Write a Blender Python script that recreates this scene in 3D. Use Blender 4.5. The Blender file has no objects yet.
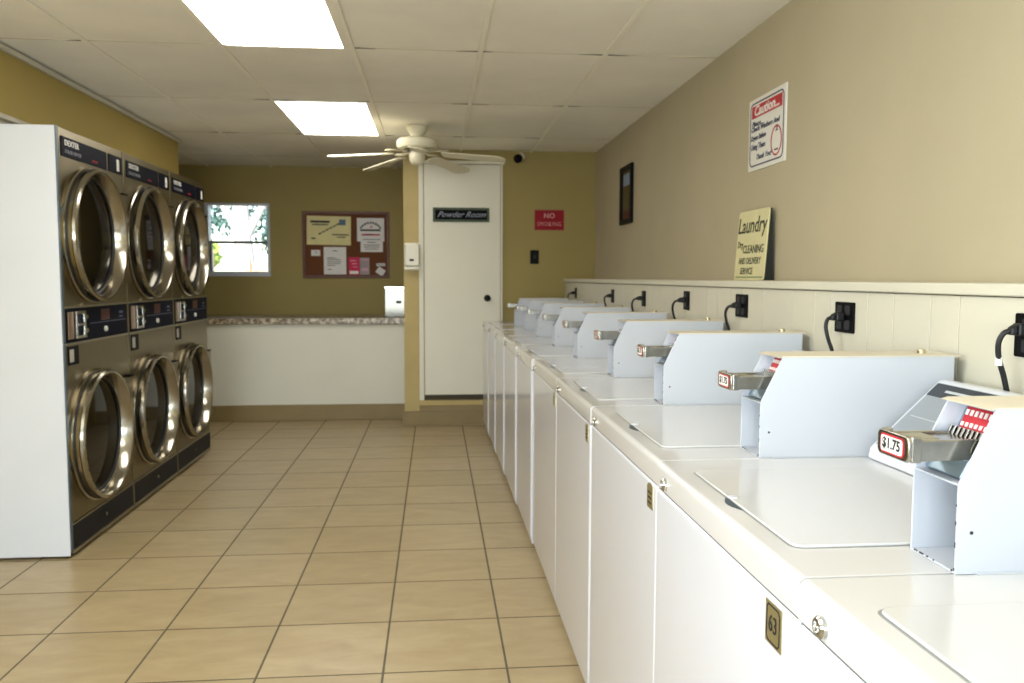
import bpy, bmesh, math, random
from mathutils import Vector, Matrix, Euler
random.seed(7)
C = bpy.context.scene.collection
PI = math.pi

# ------------------------------------------------------------------ camera
YAW, PITCH, ROLL, FPX, CAMZ = 0.092574, 0.076959, 0.002564, 827.67, 1.2917
cd = bpy.data.cameras.new('camera'); cam = bpy.data.objects.new('camera', cd); C.objects.link(cam)
cd.sensor_width = 36.0; cd.sensor_fit = 'HORIZONTAL'; cd.lens = FPX * 36.0 / 1024.0
f = Vector((math.sin(YAW) * math.cos(PITCH), math.cos(YAW) * math.cos(PITCH), -math.sin(PITCH)))
r = Vector((math.cos(YAW), -math.sin(YAW), 0)); u = r.cross(f)
r2 = r * math.cos(ROLL) + u * math.sin(ROLL); u2 = u * math.cos(ROLL) - r * math.sin(ROLL)
M = Matrix((( r2.x, u2.x, -f.x, 0), (r2.y, u2.y, -f.y, 0), (r2.z, u2.z, -f.z, CAMZ), (0, 0, 0, 1)))
cam.matrix_world = M
cd.clip_start = 0.03
cd.dof.use_dof = True; cd.dof.focus_distance = 1.45; cd.dof.aperture_fstop = 8.0
bpy.context.scene.camera = cam

# ------------------------------------------------------------------ world, sun, large lights, exposure
vs = bpy.context.scene.view_settings
vs.view_transform = 'Standard'; vs.look = 'None'; vs.gamma = 1.0; vs.use_curve_mapping = False
vs.exposure = 0.24
world = bpy.data.worlds.new('sky'); bpy.context.scene.world = world; world.use_nodes = True
wn = world.node_tree.nodes; wl = world.node_tree.links
sky = wn.new('ShaderNodeTexSky'); sky.sky_type = 'NISHITA'; sky.sun_disc = False
sky.sun_elevation = math.radians(52); sky.sun_rotation = math.radians(200); sky.altitude = 50
bg = wn['Background']; bg.inputs['Strength'].default_value = 0.5
wl.new(sky.outputs[0], bg.inputs['Color'])
def light(name, kind, loc, rot, energy, col, size=None, size_y=None):
    l = bpy.data.lights.new(name, kind); l.energy = energy; l.color = col
    if kind == 'AREA':
        l.shape = 'RECTANGLE'; l.size = size; l.size_y = size_y
    o = bpy.data.objects.new(name, l); C.objects.link(o); o.location = loc; o.rotation_euler = rot
    return o
sun = light('sun', 'SUN', (0, -6, 8), (math.radians(50), 0, math.radians(-14)), 9.0, (1.0, 0.95, 0.86)); sun.data.angle = 0.01
# daylight entering through the shop-front glazing behind the camera
light('shopfront_daylight', 'AREA', (-0.95, -2.74, 1.30), (math.radians(124), 0, 0), 125, (0.80, 0.90, 1.0), 1.7, 1.75)
light('shopfront_daylight', 'AREA', (0.80, -2.74, 1.30), (math.radians(122), 0, 0), 30, (0.80, 0.90, 1.0), 1.0, 1.75)
light('side_window_daylight', 'AREA', (-2.18, -0.4, 1.42), (math.radians(136), 0, math.radians(-90)), 130, (0.78, 0.89, 1.0), 2.5, 1.2)
LAMP = 8.6

# ------------------------------------------------------------------ materials
def lin(h):
    h = h.lstrip('#'); v = [int(h[i:i + 2], 16) / 255 for i in (0, 2, 4)]
    return tuple((c / 12.92 if c <= 0.04045 else ((c + 0.055) / 1.055) ** 2.4) for c in v) + (1,)
MATS = {}
def mat(name, col, rough=0.5, metal=0.0, coat=0.0, bump=0.0, bscale=60, var=0.0, vscale=6, aniso=None, emit=None, spec=None, stretch=None):
    if name in MATS: return MATS[name]
    m = bpy.data.materials.new(name); m.use_nodes = True; MATS[name] = m
    nt = m.node_tree; N = nt.nodes; L = nt.links; b = N['Principled BSDF']
    c = lin(col) if isinstance(col, str) else col
    b.inputs['Base Color'].default_value = c; b.inputs['Roughness'].default_value = rough; b.inputs['Metallic'].default_value = metal
    if coat: b.inputs['Coat Weight'].default_value = coat; b.inputs['Coat Roughness'].default_value = 0.08
    if spec is not None: b.inputs['Specular IOR Level'].default_value = spec
    tc = N.new('ShaderNodeTexCoord'); mp = N.new('ShaderNodeMapping'); L.new(tc.outputs['Object'], mp.inputs[0])
    if stretch: mp.inputs['Scale'].default_value = stretch
    if var:
        n = N.new('ShaderNodeTexNoise'); n.inputs['Scale'].default_value = vscale; n.inputs['Detail'].default_value = 5
        L.new(mp.outputs[0], n.inputs['Vector'])
        r_ = N.new('ShaderNodeValToRGB'); r_.color_ramp.elements[0].position = 0.3; r_.color_ramp.elements[1].position = 0.7
        r_.color_ramp.elements[0].color = tuple(x * (1 - var) for x in c[:3]) + (1,)
        r_.color_ramp.elements[1].color = tuple(min(1, x * (1 + var)) for x in c[:3]) + (1,)
        L.new(n.outputs[0], r_.inputs[0]); L.new(r_.outputs[0], b.inputs['Base Color'])
    if bump:
        n2 = N.new('ShaderNodeTexNoise'); n2.inputs['Scale'].default_value = bscale; n2.inputs['Detail'].default_value = 4
        L.new(mp.outputs[0], n2.inputs['Vector'])
        bp = N.new('ShaderNodeBump'); bp.inputs['Strength'].default_value = bump; bp.inputs['Distance'].default_value = 0.002
        L.new(n2.outputs[0], bp.inputs['Height']); L.new(bp.outputs[0], b.inputs['Normal'])
    if emit:
        b.inputs['Emission Color'].default_value = emit[0]; b.inputs['Emission Strength'].default_value = emit[1]
    return m
def glass(name, tint=(1, 1, 1, 1), rough=0.0, alpha=0.12):
    m = bpy.data.materials.new(name); m.use_nodes = True; nt = m.node_tree; N = nt.nodes; L = nt.links
    N.remove(N['Principled BSDF']); o = N['Material Output']
    t = N.new('ShaderNodeBsdfTransparent'); t.inputs[0].default_value = tint
    g = N.new('ShaderNodeBsdfGlossy'); g.inputs['Roughness'].default_value = rough
    fr = N.new('ShaderNodeFresnel'); fr.inputs[0].default_value = 1.5
    mx = N.new('ShaderNodeMixShader'); L.new(fr.outputs[0], mx.inputs[0]); L.new(t.outputs[0], mx.inputs[1]); L.new(g.outputs[0], mx.inputs[2])
    L.new(mx.outputs[0], o.inputs[0]); return m

enamel = mat('white_enamel', '#D0D2D8', 0.28, coat=0.6, bump=0.03, bscale=90)
deckm = mat('deck_enamel', '#CECCC9', 0.22, coat=0.7, bump=0.03, bscale=90)
boxwhite = mat('box_powder_coat', '#BDC1C7', 0.4, bump=0.05, bscale=250)
chipm = mat('chipped_edge', '#2A2622', 0.8)
chrome = mat('chrome', '#B9B9B4', 0.16, 1.0)
coinsteel = mat('coin_steel', '#BDBBB2', 0.2, 1.0, var=0.12, vscale=40)
blackp = mat('black_plastic', '#050506', 0.5, spec=0.12)
blackrub = mat('black_rubber', '#0A0A0C', 0.5)
navy = mat('navy_panel', '#080B19', 0.5, spec=0.06)
steel = mat('brushed_steel', '#82785F', 0.34, 1.0, var=0.08, vscale=14, bump=0.12, bscale=40, stretch=(1, 1, 30))
ringm = mat('polished_ring', '#A19B8C', 0.17, 1.0, bump=0.06, bscale=25)
rimedge = mat('ring_gasket', '#1A1815', 0.45)
sidewhite = mat('dryer_side_white', '#D6DADF', 0.5, var=0.02, vscale=3)
edgegrey = mat('corner_strip_grey', '#5D686E', 0.4, 0.6)
kickm = mat('kick_black', '#16181F', 0.5, spec=0.15)
trimsteel = mat('trim_steel', '#A8A28F', 0.3, 1.0)
doorglass = mat('dark_door_glass', '#060505', 0.05, spec=0.35)
drumdark = mat('drum_dark', '#14100C', 0.5)
redm = mat('red_print', '#B3202B', 0.5)
inkm = mat('black_ink', '#15171A', 0.6)
bluink = mat('navy_ink', '#1F2A4A', 0.6)
whitep = mat('white_print', '#E8E6DE', 0.6)
paper = mat('white_paper', '#DDDAD6', 0.85)
cream_paper = mat('cream_paper', '#D8CE97', 0.85, var=0.05, vscale=10)
pink = mat('pink_paper', '#C2244E', 0.7)
greyp = mat('grey_paper', '#9A8F90', 0.8)
cork = mat('cork', '#63391A', 0.9, var=0.2, vscale=90, bump=0.3, bscale=200)
woodframe = mat('board_frame_wood', '#5A2C17', 0.5, var=0.15, vscale=20)
tanwall = '#A9976A'
def wallmat(name, col, seams=0.0, axis=1):
    m = mat(name, col, 0.75, var=0.035, vscale=2.5, bump=0.35, bscale=140)
    return m
wall_r = wallmat('tan_wallpaper', '#B4A98C')
wall_b = wallmat('olive_wallpaper', '#96864F')
wall_l = wallmat('mustard_paint', '#A8934F')
postm = mat('post_yellow_paint', '#B39F66', 0.6, var=0.05, vscale=5)
basem = mat('baseboard_brown', '#857247', 0.5, var=0.06, vscale=6)
creamboard = mat('cream_panelling', '#C8C3AF', 0.5, var=0.03, vscale=4, bump=0.1, bscale=60)
ceilm = mat('ceiling_tile', '#F0ECE0', 0.85, var=0.07, vscale=1.6, bump=0.25, bscale=220)
gridm = mat('ceiling_grid', '#F3EEDF', 0.6)
gapm = mat('ceiling_gap_dark', '#30291F', 0.9)
doorwhite = mat('door_paint', '#D9D5C2', 0.5, var=0.02, vscale=3)
counterwhite = mat('half_wall_paint', '#D8D6C6', 0.7, var=0.03, vscale=2)
fanwhite = mat('fan_white', '#D9D2B6', 0.4)
lampm = mat('lamp_diffuser', '#FFFFFF', 0.6, emit=((1.0, 0.97, 0.92, 1), LAMP))
greenframe = mat('sign_green_frame', '#3C4A34', 0.6, var=0.3, vscale=60)
signcream = mat('sign_cream_wood', '#D5CE9E', 0.7, var=0.06, vscale=9)
darkgreen = mat('sign_shadow_dark', '#11160F', 0.6)  # near-black for the shadow wedge behind the laundry sign
brass = mat('brass_plate', '#A09468', 0.35, 0.7)
frost = mat('frosted_white_plastic', '#DEDAC8', 0.45)

def granite():
    m = mat('granite', '#8E806A', 0.3)
    nt = m.node_tree; N = nt.nodes; L = nt.links; b = N['Principled BSDF']
    tc = N['Texture Coordinate']; n = N.new('ShaderNodeTexNoise'); n.inputs['Scale'].default_value = 28; n.inputs['Detail'].default_value = 6
    L.new(tc.outputs['Object'], n.inputs['Vector'])
    r_ = N.new('ShaderNodeValToRGB'); cr = r_.color_ramp
    cr.elements[0].position = 0.38; cr.elements[0].color = lin('#4E4030')
    cr.elements[1].position = 0.62; cr.elements[1].color = lin('#C9BFA8')
    e = cr.elements.new(0.5); e.color = lin('#94836A')
    L.new(n.outputs[0], r_.inputs[0]); L.new(r_.outputs[0], b.inputs['Base Color']); return m
granitem = granite()

TS, TX, TY = 0.40692, -1.39618, 2.64442
def floormat():
    m = bpy.data.materials.new('ceramic_floor_tiles'); m.use_nodes = True
    nt = m.node_tree; N = nt.nodes; L = nt.links; b = N['Principled BSDF']
    tc = N.new('ShaderNodeTexCoord'); mp = N.new('ShaderNodeMapping')
    mp.inputs['Location'].default_value = (-TX + TS * 20, -TY + TS * 20, 0)
    L.new(tc.outputs['Object'], mp.inputs[0])
    br = N.new('ShaderNodeTexBrick'); br.offset = 0; br.squash = 1
    br.inputs['Scale'].default_value = 1; br.inputs['Brick Width'].default_value = TS; br.inputs['Row Height'].default_value = TS
    br.inputs['Mortar Size'].default_value = 0.0042; br.inputs['Mortar Smooth'].default_value = 0.15; br.inputs['Bias'].default_value = 0
    br.inputs['Color1'].default_value = lin('#AD9D7C'); br.inputs['Color2'].default_value = lin('#A39370'); br.inputs['Mortar'].default_value = lin('#5C5544')
    L.new(mp.outputs[0], br.inputs['Vector'])
    n = N.new('ShaderNodeTexNoise'); n.inputs['Scale'].default_value = 5; n.inputs['Detail'].default_value = 8; n.inputs['Roughness'].default_value = 0.65; n.inputs['Distortion'].default_value = 0.6
    mp2 = N.new('ShaderNodeMapping'); mp2.inputs['Scale'].default_value = (0.8, 2.2, 1); L.new(tc.outputs['Object'], mp2.inputs[0]); L.new(mp2.outputs[0], n.inputs['Vector'])
    r_ = N.new('ShaderNodeValToRGB'); r_.color_ramp.elements[0].position = 0.32; r_.color_ramp.elements[0].color = (0.80, 0.74, 0.66, 1)
    r_.color_ramp.elements[1].position = 0.68; r_.color_ramp.elements[1].color = (1.06, 1.05, 1.02, 1)
    L.new(n.outputs[0], r_.inputs[0])
    mx = N.new('ShaderNodeMixRGB'); mx.blend_type = 'MULTIPLY'; mx.inputs[0].default_value = 0.8
    L.new(br.outputs['Color'], mx.inputs[1]); L.new(r_.outputs[0], mx.inputs[2]); L.new(mx.outputs[0], b.inputs['Base Color'])
    mr = N.new('ShaderNodeMapRange'); mr.inputs['To Min'].default_value = 0.33; mr.inputs['To Max'].default_value = 0.8
    L.new(br.outputs['Fac'], mr.inputs[0]); L.new(mr.outputs[0], b.inputs['Roughness'])
    inv = N.new('ShaderNodeMath'); inv.operation = 'SUBTRACT'; inv.inputs[0].default_value = 1; L.new(br.outputs['Fac'], inv.inputs[1])
    ad = N.new('ShaderNodeMath'); ad.operation = 'MULTIPLY_ADD'; ad.inputs[1].default_value = 0.25; L.new(n.outputs[0], ad.inputs[0]); L.new(inv.outputs[0], ad.inputs[2])
    bp = N.new('ShaderNodeBump'); bp.inputs['Strength'].default_value = 0.35; bp.inputs['Distance'].default_value = 0.002
    L.new(ad.outputs[0], bp.inputs['Height']); L.new(bp.outputs[0], b.inputs['Normal'])
    return m

# ------------------------------------------------------------------ mesh helpers
def BM(): return bmesh.new()
def box(bm, x0, x1, y0, y1, z0, z1):
    v = [bm.verts.new(p) for p in ((x0, y0, z0), (x1, y0, z0), (x1, y1, z0), (x0, y1, z0), (x0, y0, z1), (x1, y0, z1), (x1, y1, z1), (x0, y1, z1))]
    for q in ((3, 2, 1, 0), (4, 5, 6, 7), (0, 1, 5, 4), (1, 2, 6, 5), (2, 3, 7, 6), (3, 0, 4, 7)): bm.faces.new([v[i] for i in q])
    return v
def prism(bm, pts, axis, a, b):
    # pts: 2D outline; axis 'x' -> (y,z), 'y' -> (x,z), 'z' -> (x,y)
    def P(p, t): return (t, p[0], p[1]) if axis == 'x' else (p[0], t, p[1]) if axis == 'y' else (p[0], p[1], t)
    A = [bm.verts.new(P(p, a)) for p in pts]; B = [bm.verts.new(P(p, b)) for p in pts]; n = len(pts)
    fs = [bm.faces.new(A), bm.faces.new(B)]
    for i in range(n): fs.append(bm.faces.new((A[i], A[(i + 1) % n], B[(i + 1) % n], B[i])))
    bmesh.ops.recalc_face_normals(bm, faces=fs); return fs
def frame(bm, axis, a, b, o, i):
    # rectangular ring: o=(u0,u1,v0,v1) outer, i inner ; extruded a..b along axis
    def bx(u0, u1, v0, v1):
        if axis == 'y': box(bm, u0, u1, a, b, v0, v1)
        elif axis == 'x': box(bm, a, b, u0, u1, v0, v1)
        else: box(bm, u0, u1, v0, v1, a, b)
    bx(o[0], o[1], i[3], o[3]); bx(o[0], o[1], o[2], i[2]); bx(o[0], i[0], i[2], i[3]); bx(i[1], o[1], i[2], i[3])
def rrect(u0, u1, v0, v1, rad, n=5):
    pts = []
    for cx, cy, a0 in ((u1 - rad, v0 + rad, -90), (u1 - rad, v1 - rad, 0), (u0 + rad, v1 - rad, 90), (u0 + rad, v0 + rad, 180)):
        for k in range(n + 1):
            a = math.radians(a0 + 90 * k / n); pts.append((cx + rad * math.cos(a), cy + rad * math.sin(a)))
    return pts
def lathe(bm, prof, axis, c, n=40, close=False):
    # prof: (radius, t along axis)
    rows = []
    for rr, t in prof:
        row = []
        for k in range(n):
            a = 2 * PI * k / n; p = (rr * math.cos(a), rr * math.sin(a))
            if axis == 'x': q = (c[0] + t, c[1] + p[0], c[2] + p[1])
            elif axis == 'y': q = (c[0] + p[0], c[1] + t, c[2] + p[1])
            else: q = (c[0] + p[0], c[1] + p[1], c[2] + t)
            row.append(bm.verts.new(q))
        rows.append(row)
    fs = []
    for a, b in zip(rows, rows[1:]):
        for k in range(n): fs.append(bm.faces.new((a[k], a[(k + 1) % n], b[(k + 1) % n], b[k])))
    if not close:
        if prof[0][0] > 1e-5: fs.append(bm.faces.new(rows[0]))
        if prof[-1][0] > 1e-5: fs.append(bm.faces.new(rows[-1]))
    else:
        a, b = rows[-1], rows[0]
        for k in range(n): fs.append(bm.faces.new((a[k], a[(k + 1) % n], b[(k + 1) % n], b[k])))
    bmesh.ops.recalc_face_normals(bm, faces=fs)
def tube(bm, pts, rad, n=10):
    pts = [Vector(p) for p in pts]; rows = []; nrm = None
    for i, p in enumerate(pts):
        t = (pts[min(i + 1, len(pts) - 1)] - pts[max(i - 1, 0)]).normalized()
        if nrm is None: nrm = t.orthogonal().normalized()
        nrm = (nrm - t * nrm.dot(t)).normalized(); bn = t.cross(nrm)
        rr = rad(i / (len(pts) - 1)) if callable(rad) else rad
        rows.append([bm.verts.new(p + (nrm * math.cos(2 * PI * k / n) + bn * math.sin(2 * PI * k / n)) * rr) for k in range(n)])
    fs = []
    for a, b in zip(rows, rows[1:]):
        for k in range(n): fs.append(bm.faces.new((a[k], a[(k + 1) % n], b[(k + 1) % n], b[k])))
    fs.append(bm.faces.new(rows[0])); fs.append(bm.faces.new(rows[-1])); bmesh.ops.recalc_face_normals(bm, faces=fs)
def spline(P, m=8):
    P = [Vector(p) for p in P]; Q = [P[0] * 2 - P[1]] + P + [P[-1] * 2 - P[-2]]; out = []
    for i in range(1, len(Q) - 2):
        for k in range(m):
            t = k / m; a, b, c, d = Q[i - 1:i + 3]
            out.append(0.5 * ((2 * b) + (c - a) * t + (2 * a - 5 * b + 4 * c - d) * t * t + (3 * b - a - 3 * c + d) * t ** 3))
    out.append(P[-1]); return out
def obj(name, bm, m, parent=None, bevel=0.0, smooth=35, seg=2):
    me = bpy.data.meshes.new(name); bm.to_mesh(me); bm.free()
    me.materials.append(m); o = bpy.data.objects.new(name, me); C.objects.link(o)
    if parent: o.parent = parent
    if smooth:
        for p in me.polygons: p.use_smooth = True
        me.set_sharp_from_angle(angle=math.radians(smooth))
    if bevel:
        b = o.modifiers.new('edge', 'BEVEL'); b.width = bevel; b.segments = seg; b.limit_method = 'ANGLE'; b.angle_limit = math.radians(40); b.harden_normals = True
    return o
def text(name, s, size, m, parent, loc, rot, depth=0.0006, shear=0.0, sx=1.0, align='CENTER', offset=0.0, spacing=1.0):
    c = bpy.data.curves.new(name, 'FONT'); c.body = s; c.size = size; c.align_x = align; c.align_y = 'CENTER'; c.extrude = depth; c.shear = shear; c.offset = offset
    c.space_character = spacing; c.space_line = 1.0; c.resolution_u = 2
    t = bpy.data.objects.new(name + '_curve', c); C.objects.link(t)
    bpy.context.view_layer.update()
    me = bpy.data.meshes.new_from_object(t.evaluated_get(bpy.context.evaluated_depsgraph_get()))
    bpy.data.objects.remove(t); bpy.data.curves.remove(c)
    me.transform(Matrix.Translation(loc) @ Euler(rot).to_matrix().to_4x4() @ Matrix.Diagonal((sx, 1, 1, 1)))
    me.name = name; me.materials.clear(); me.materials.append(m)
    o = bpy.data.objects.new(name, me); C.objects.link(o)
    if parent: o.parent = parent
    return o
FY = (PI / 2, 0, 0)             # reads when looking along +y
FX = (PI / 2, 0, -PI / 2)       # on a face looking towards -x
FD = (PI / 2, 0, PI / 2)        # on a face looking towards +x
def thing(name, label, cat, loc=(0, 0, 0), group=None):
    o = bpy.data.objects.new(name, None); C.objects.link(o); o.location = loc; o.empty_display_size = 0.1
    o['label'] = label; o['category'] = cat
    if group: o['group'] = group
    return o
def tag(o, label, cat, group=None):
    o['label'] = label; o['category'] = cat
    if group: o['group'] = group
    return o
def struct(name, bm, m, bevel=0.0, smooth=35):
    o = obj(name, bm, m, None, bevel, smooth); o['kind'] = 'structure'; return o
def dup(root, loc, label=None, group=None):
    q = root.copy(); C.objects.link(q); q.location = loc
    if label: q['label'] = label
    if group: q['group'] = group
    for ch in list(root.children):
        c = ch.copy(); C.objects.link(c); c.parent = q
        for g in ch.children:
            d = g.copy(); C.objects.link(d); d.parent = c
    return q

# ------------------------------------------------------------------ room
XL, XR, ZC = -2.02, 1.40, 2.377
YB, YBL, YF = 7.22, 8.45, -2.6          # door wall, recessed counter wall, shop front
b = BM(); box(b, -3.4, XR + 0.1, YF - 0.1, YBL + 0.1, -0.05, 0); struct('floor', b, floormat(), smooth=0)
b = BM(); box(b, XR, XR + 0.1, YF, YB + 0.06, 0, ZC + 0.12); struct('wall_right', b, wall_r, smooth=0)
b = BM(); box(b, -0.14, XR, YB, YB + 0.1, 0, ZC + 0.12); struct('wall_back', b, wall_b, smooth=0)
# post that closes the end of the door wall
b = BM(); box(b, -0.268, -0.14, YB - 0.01, YB + 0.1, 0, ZC + 0.05); box(b, -0.268, -0.185, YB + 0.1, YBL, 0, ZC + 0.05)
struct('wall_post', b, postm, smooth=0)
# counter wall with its window opening
WX0, WX1, WZ0, WZ1 = -2.245, -1.635, 1.318, 2.008
b = BM()
box(b, -3.4, WX0, YBL, YBL + 0.12, 0, ZC + 0.12); box(b, WX1, -0.185, YBL, YBL + 0.12, 0, ZC + 0.12)
box(b, WX0, WX1, YBL, YBL + 0.12, 0, WZ0); box(b, WX0, WX1, YBL, YBL + 0.12, WZ1, ZC + 0.12)
struct('wall_counter', b, wall_b, smooth=0)
# left wall: bulkhead over the dryers and its returns
b = BM()
box(b, XL - 0.12, XL, YF, 6.86, 2.04, ZC + 0.12); box(b, XL - 0.12, XL, YF, 3.87, 0, 0.85); box(b, XL - 0.12, XL, YF, -1.7, 0.85, 2.04); box(b, XL - 0.12, XL, 0.9, 3.87, 0.85, 2.04); box(b, XL - 0.12, XL, 6.262, 6.86, 0, 2.04)
box(b, -3.4, XL - 0.12, 6.80, 6.86, 0, ZC + 0.12); box(b, -3.5, -3.4, 3.3, YBL + 0.12, 0, ZC + 0.12); box(b, -3.4, XL - 0.12, 3.3, 3.4, 0, ZC + 0.12)
struct('wall_left', b, wall_l, smooth=0)
b = BM(); box(b, XL - 0.002, XL + 0.012, 3.3, 6.86, 2.03, 2.052); struct('trim_1', b, mat('bulkhead_trim', '#BFB9A6', 0.5), 0.002)
b = BM(); box(b, XL, XL + 0.022, YF, 6.875, ZC - 0.030, ZC - 0.006); box(b, XL - 0.0, XL + 0.022, 6.86, 6.88, ZC - 0.03, ZC - 0.006)
struct('trim_2', b, mat('angle_trim', '#C8C4B2', 0.45), 0.002)
b = BM(); box(b, XL - 0.06, XL - 0.02, 3.3, 6.86, 1.962, 2.04); struct('trim_10', b, creamboard, smooth=0)
# shop front behind the camera: glazed openings
b = BM()
for a0, a1, z0, z1 in ((-2.14, -1.85, 0, 2.5), (-0.05, 0.25, 0, 2.5), (1.35, 1.5, 0, 2.5), (-1.85, -0.05, 0, 0.5), (0.25, 1.35, 0, 0.5), (-1.85, -0.05, 2.35, 2.5), (0.25, 1.35, 2.35, 2.5)):
    box(b, a0, a1, YF - 0.1, YF, z0, z1)
struct('wall_front', b, wall_b, smooth=0)
for n_, (a0, a1) in enumerate(((-1.85, -0.05), (0.25, 1.35))):
    b = BM(); frame(b, 'y', YF - 0.07, YF - 0.02, (a0, a1, 0.5, 2.35), (a0 + 0.05, a1 - 0.05, 0.55, 2.3)); w = struct('window_%d' % (n_ + 2), b, mat('alu_frame', '#7C7F80', 0.4, 0.8), 0.003)
    b = BM(); box(b, a0 + 0.05, a1 - 0.05, YF - 0.048, YF - 0.042, 0.55, 2.3); obj('window_glass', b, glass('shop_glass'), w, smooth=0)
b = BM(); frame(b, 'x', XL - 0.09, XL - 0.03, (-1.7, 0.9, 0.85, 2.04), (-1.65, 0.85, 0.90, 1.99)); w = struct('window_4', b, MATS['alu_frame'], 0.003)
b = BM(); box(b, XL - 0.063, XL - 0.057, -1.65, 0.85, 0.90, 1.99); obj('window_glass', b, bpy.data.materials['shop_glass'], w, smooth=0)
# roof slab over the ceiling void
b = BM(); box(b, -3.6, XR + 0.3, YF - 0.3, YBL + 0.4, ZC + 0.12, ZC + 0.22); struct('roof', b, gapm, smooth=0)

# ceiling: 2 x 4 ft lay-in tiles on a light grid
GX, GY, GW, GL = -0.99624, 4.095, 0.6096, 1.2192
LIGHTS = [(0, -1), (0, 1), (0, -3), (-1, -3)]
b = BM(); rnd = random.Random(3)
for i in range(-4, 4):
    for j in range(-6, 4):
        x0, x1 = GX + i * GW, GX + (i + 1) * GW; y0, y1 = GY + j * GL, GY + (j + 1) * GL
        if (i, j) in LIGHTS: continue
        x0, x1 = max(x0, -3.4 if y0 > 6.4 else XL), min(x1, XR); y0 = max(y0, YF); y1 = min(y1, YB if x0 > -0.3 else YBL)
        if x1 - x0 < 0.02 or y1 - y0 < 0.02: continue
        if x1 < XL - 0.1: y0 = max(y0, 6.86)
        nx, ny = 4, 6; sag = rnd.uniform(0.002, 0.007)
        g = [[b.verts.new((x0 + (x1 - x0) * p / nx, y0 + (y1 - y0) * q / ny, ZC + 0.006 - sag * math.sin(PI * p / nx) * math.sin(PI * q / ny))) for q in range(ny + 1)] for p in range(nx + 1)]
        for p in range(nx):
            for q in range(ny): b.faces.new((g[p][q], g[p][q + 1], g[p + 1][q + 1], g[p + 1][q]))
ceiling = struct('ceiling', b, ceilm, smooth=60)
b = BM()
for i in range(-1, 5):
    x = GX + i * GW
    if x > XR or x < XL: continue
    box(b, x - 0.011, x + 0.011, YF, YB if x > -0.3 else YBL, ZC - 0.003, ZC + 0.004)
for i in range(-4, -1):
    x = GX + i * GW
    if x < -3.4: continue
    box(b, x - 0.011, x + 0.011, 6.86, YBL, ZC - 0.003, ZC + 0.004)
b2 = BM()
for j in range(-5, 4):
    y = GY + j * GL
    if y > YBL: continue
    box(b2, XL if y < 6.8 else -3.4, XR if y < YB else -0.272, y - 0.006, y + 0.006, ZC + 0.0048, ZC + 0.008)
struct('trim_3', b, gridm, 0.001); struct('trim_9', b2, mat('cross_tee', '#CFC6AE', 0.7), smooth=0)
# dark slivers where cross tees have pulled away from the tiles
b = BM()
for i in range(-1, 4):
    for j in range(-1, 4):
        y = GY + j * GL
        if y > YB - 0.1: continue
        for s, pr in ((1, 0.75), (-1, 0.6)):
            if rnd.random() < pr:
                L_ = rnd.uniform(0.04, 0.13); x = GX + i * GW + s * 0.014; w_ = rnd.uniform(0.008, 0.015)
                if XL < x < XR - 0.15 and XL < x + s * L_ < XR - 0.02:
                    prism(b, [(x, y - 0.011 - w_), (x + s * L_, y - 0.010), (x + s * L_, y - 0.009), (x, y - 0.009)], 'z', ZC - 0.0005, ZC + 0.001)
struct('trim_4', b, gapm, smooth=0)
# lay-in fluorescent troffers
lt = None
for k, (i, j) in enumerate(LIGHTS):
    x0, y0 = GX + i * GW, GY + j * GL
    loc = (x0 + GW / 2, y0 + GL / 2, ZC)
    lab = ['lit fluorescent ceiling panel nearest the viewer, cut by the top edge of the photo', 'lit fluorescent ceiling panel whole in view, near the ceiling fan', 'lit ceiling panel above and behind the camera, on the fan side', 'lit ceiling panel above and behind the camera, on the dryer side'][k]
    if lt is None:
        lt = thing('ceiling_light', lab, 'ceiling light', loc, 'fluorescent ceiling panels')
        b = BM(); frame(b, 'z', -0.004, 0.012, (-GW / 2 + 0.008, GW / 2 - 0.008, -GL / 2 + 0.008, GL / 2 - 0.008), (-GW / 2 + 0.014, GW / 2 - 0.042, -GL / 2 + 0.014, GL / 2 - 0.014))
        obj('light_frame', b, gridm, lt, 0.002)
        b = BM(); box(b, -GW / 2 + 0.014, GW / 2 - 0.042, -GL / 2 + 0.014, GL / 2 - 0.014, 0.0, 0.006); obj('diffuser', b, lampm, lt, smooth=0)
        b = BM(); prism(b, [(-0.28, 0.012), (0.28, 0.012), (0.2, 0.09), (-0.2, 0.09)], 'y', -0.58, 0.58); obj('housing', b, gridm, lt, smooth=0)
    else: dup(lt, loc, lab)

# right-hand chase: cream panelling with a ledge on top
XW = 1.137
b = BM(); y = 0.2; widths = [0.21, 0.105, 0.155, 0.125, 0.20, 0.105, 0.16, 0.235]; k = 0; box(b, XW + 0.012, XR, 0.2, YB, 0, 1.255)
while y < YB:
    w_ = widths[k % 8]; k += 1; y1 = min(y + w_, YB); box(b, XW, XW + 0.012, y + 0.0012, y1 - 0.0012, 0, 1.255); y = y1
struct('wall_wainscot', b, creamboard, 0.0015)
b = BM(); box(b, XW - 0.014, XR, 0.2, YB, 1.257, 1.283); struct('trim_5', b, creamboard, 0.005)

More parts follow.
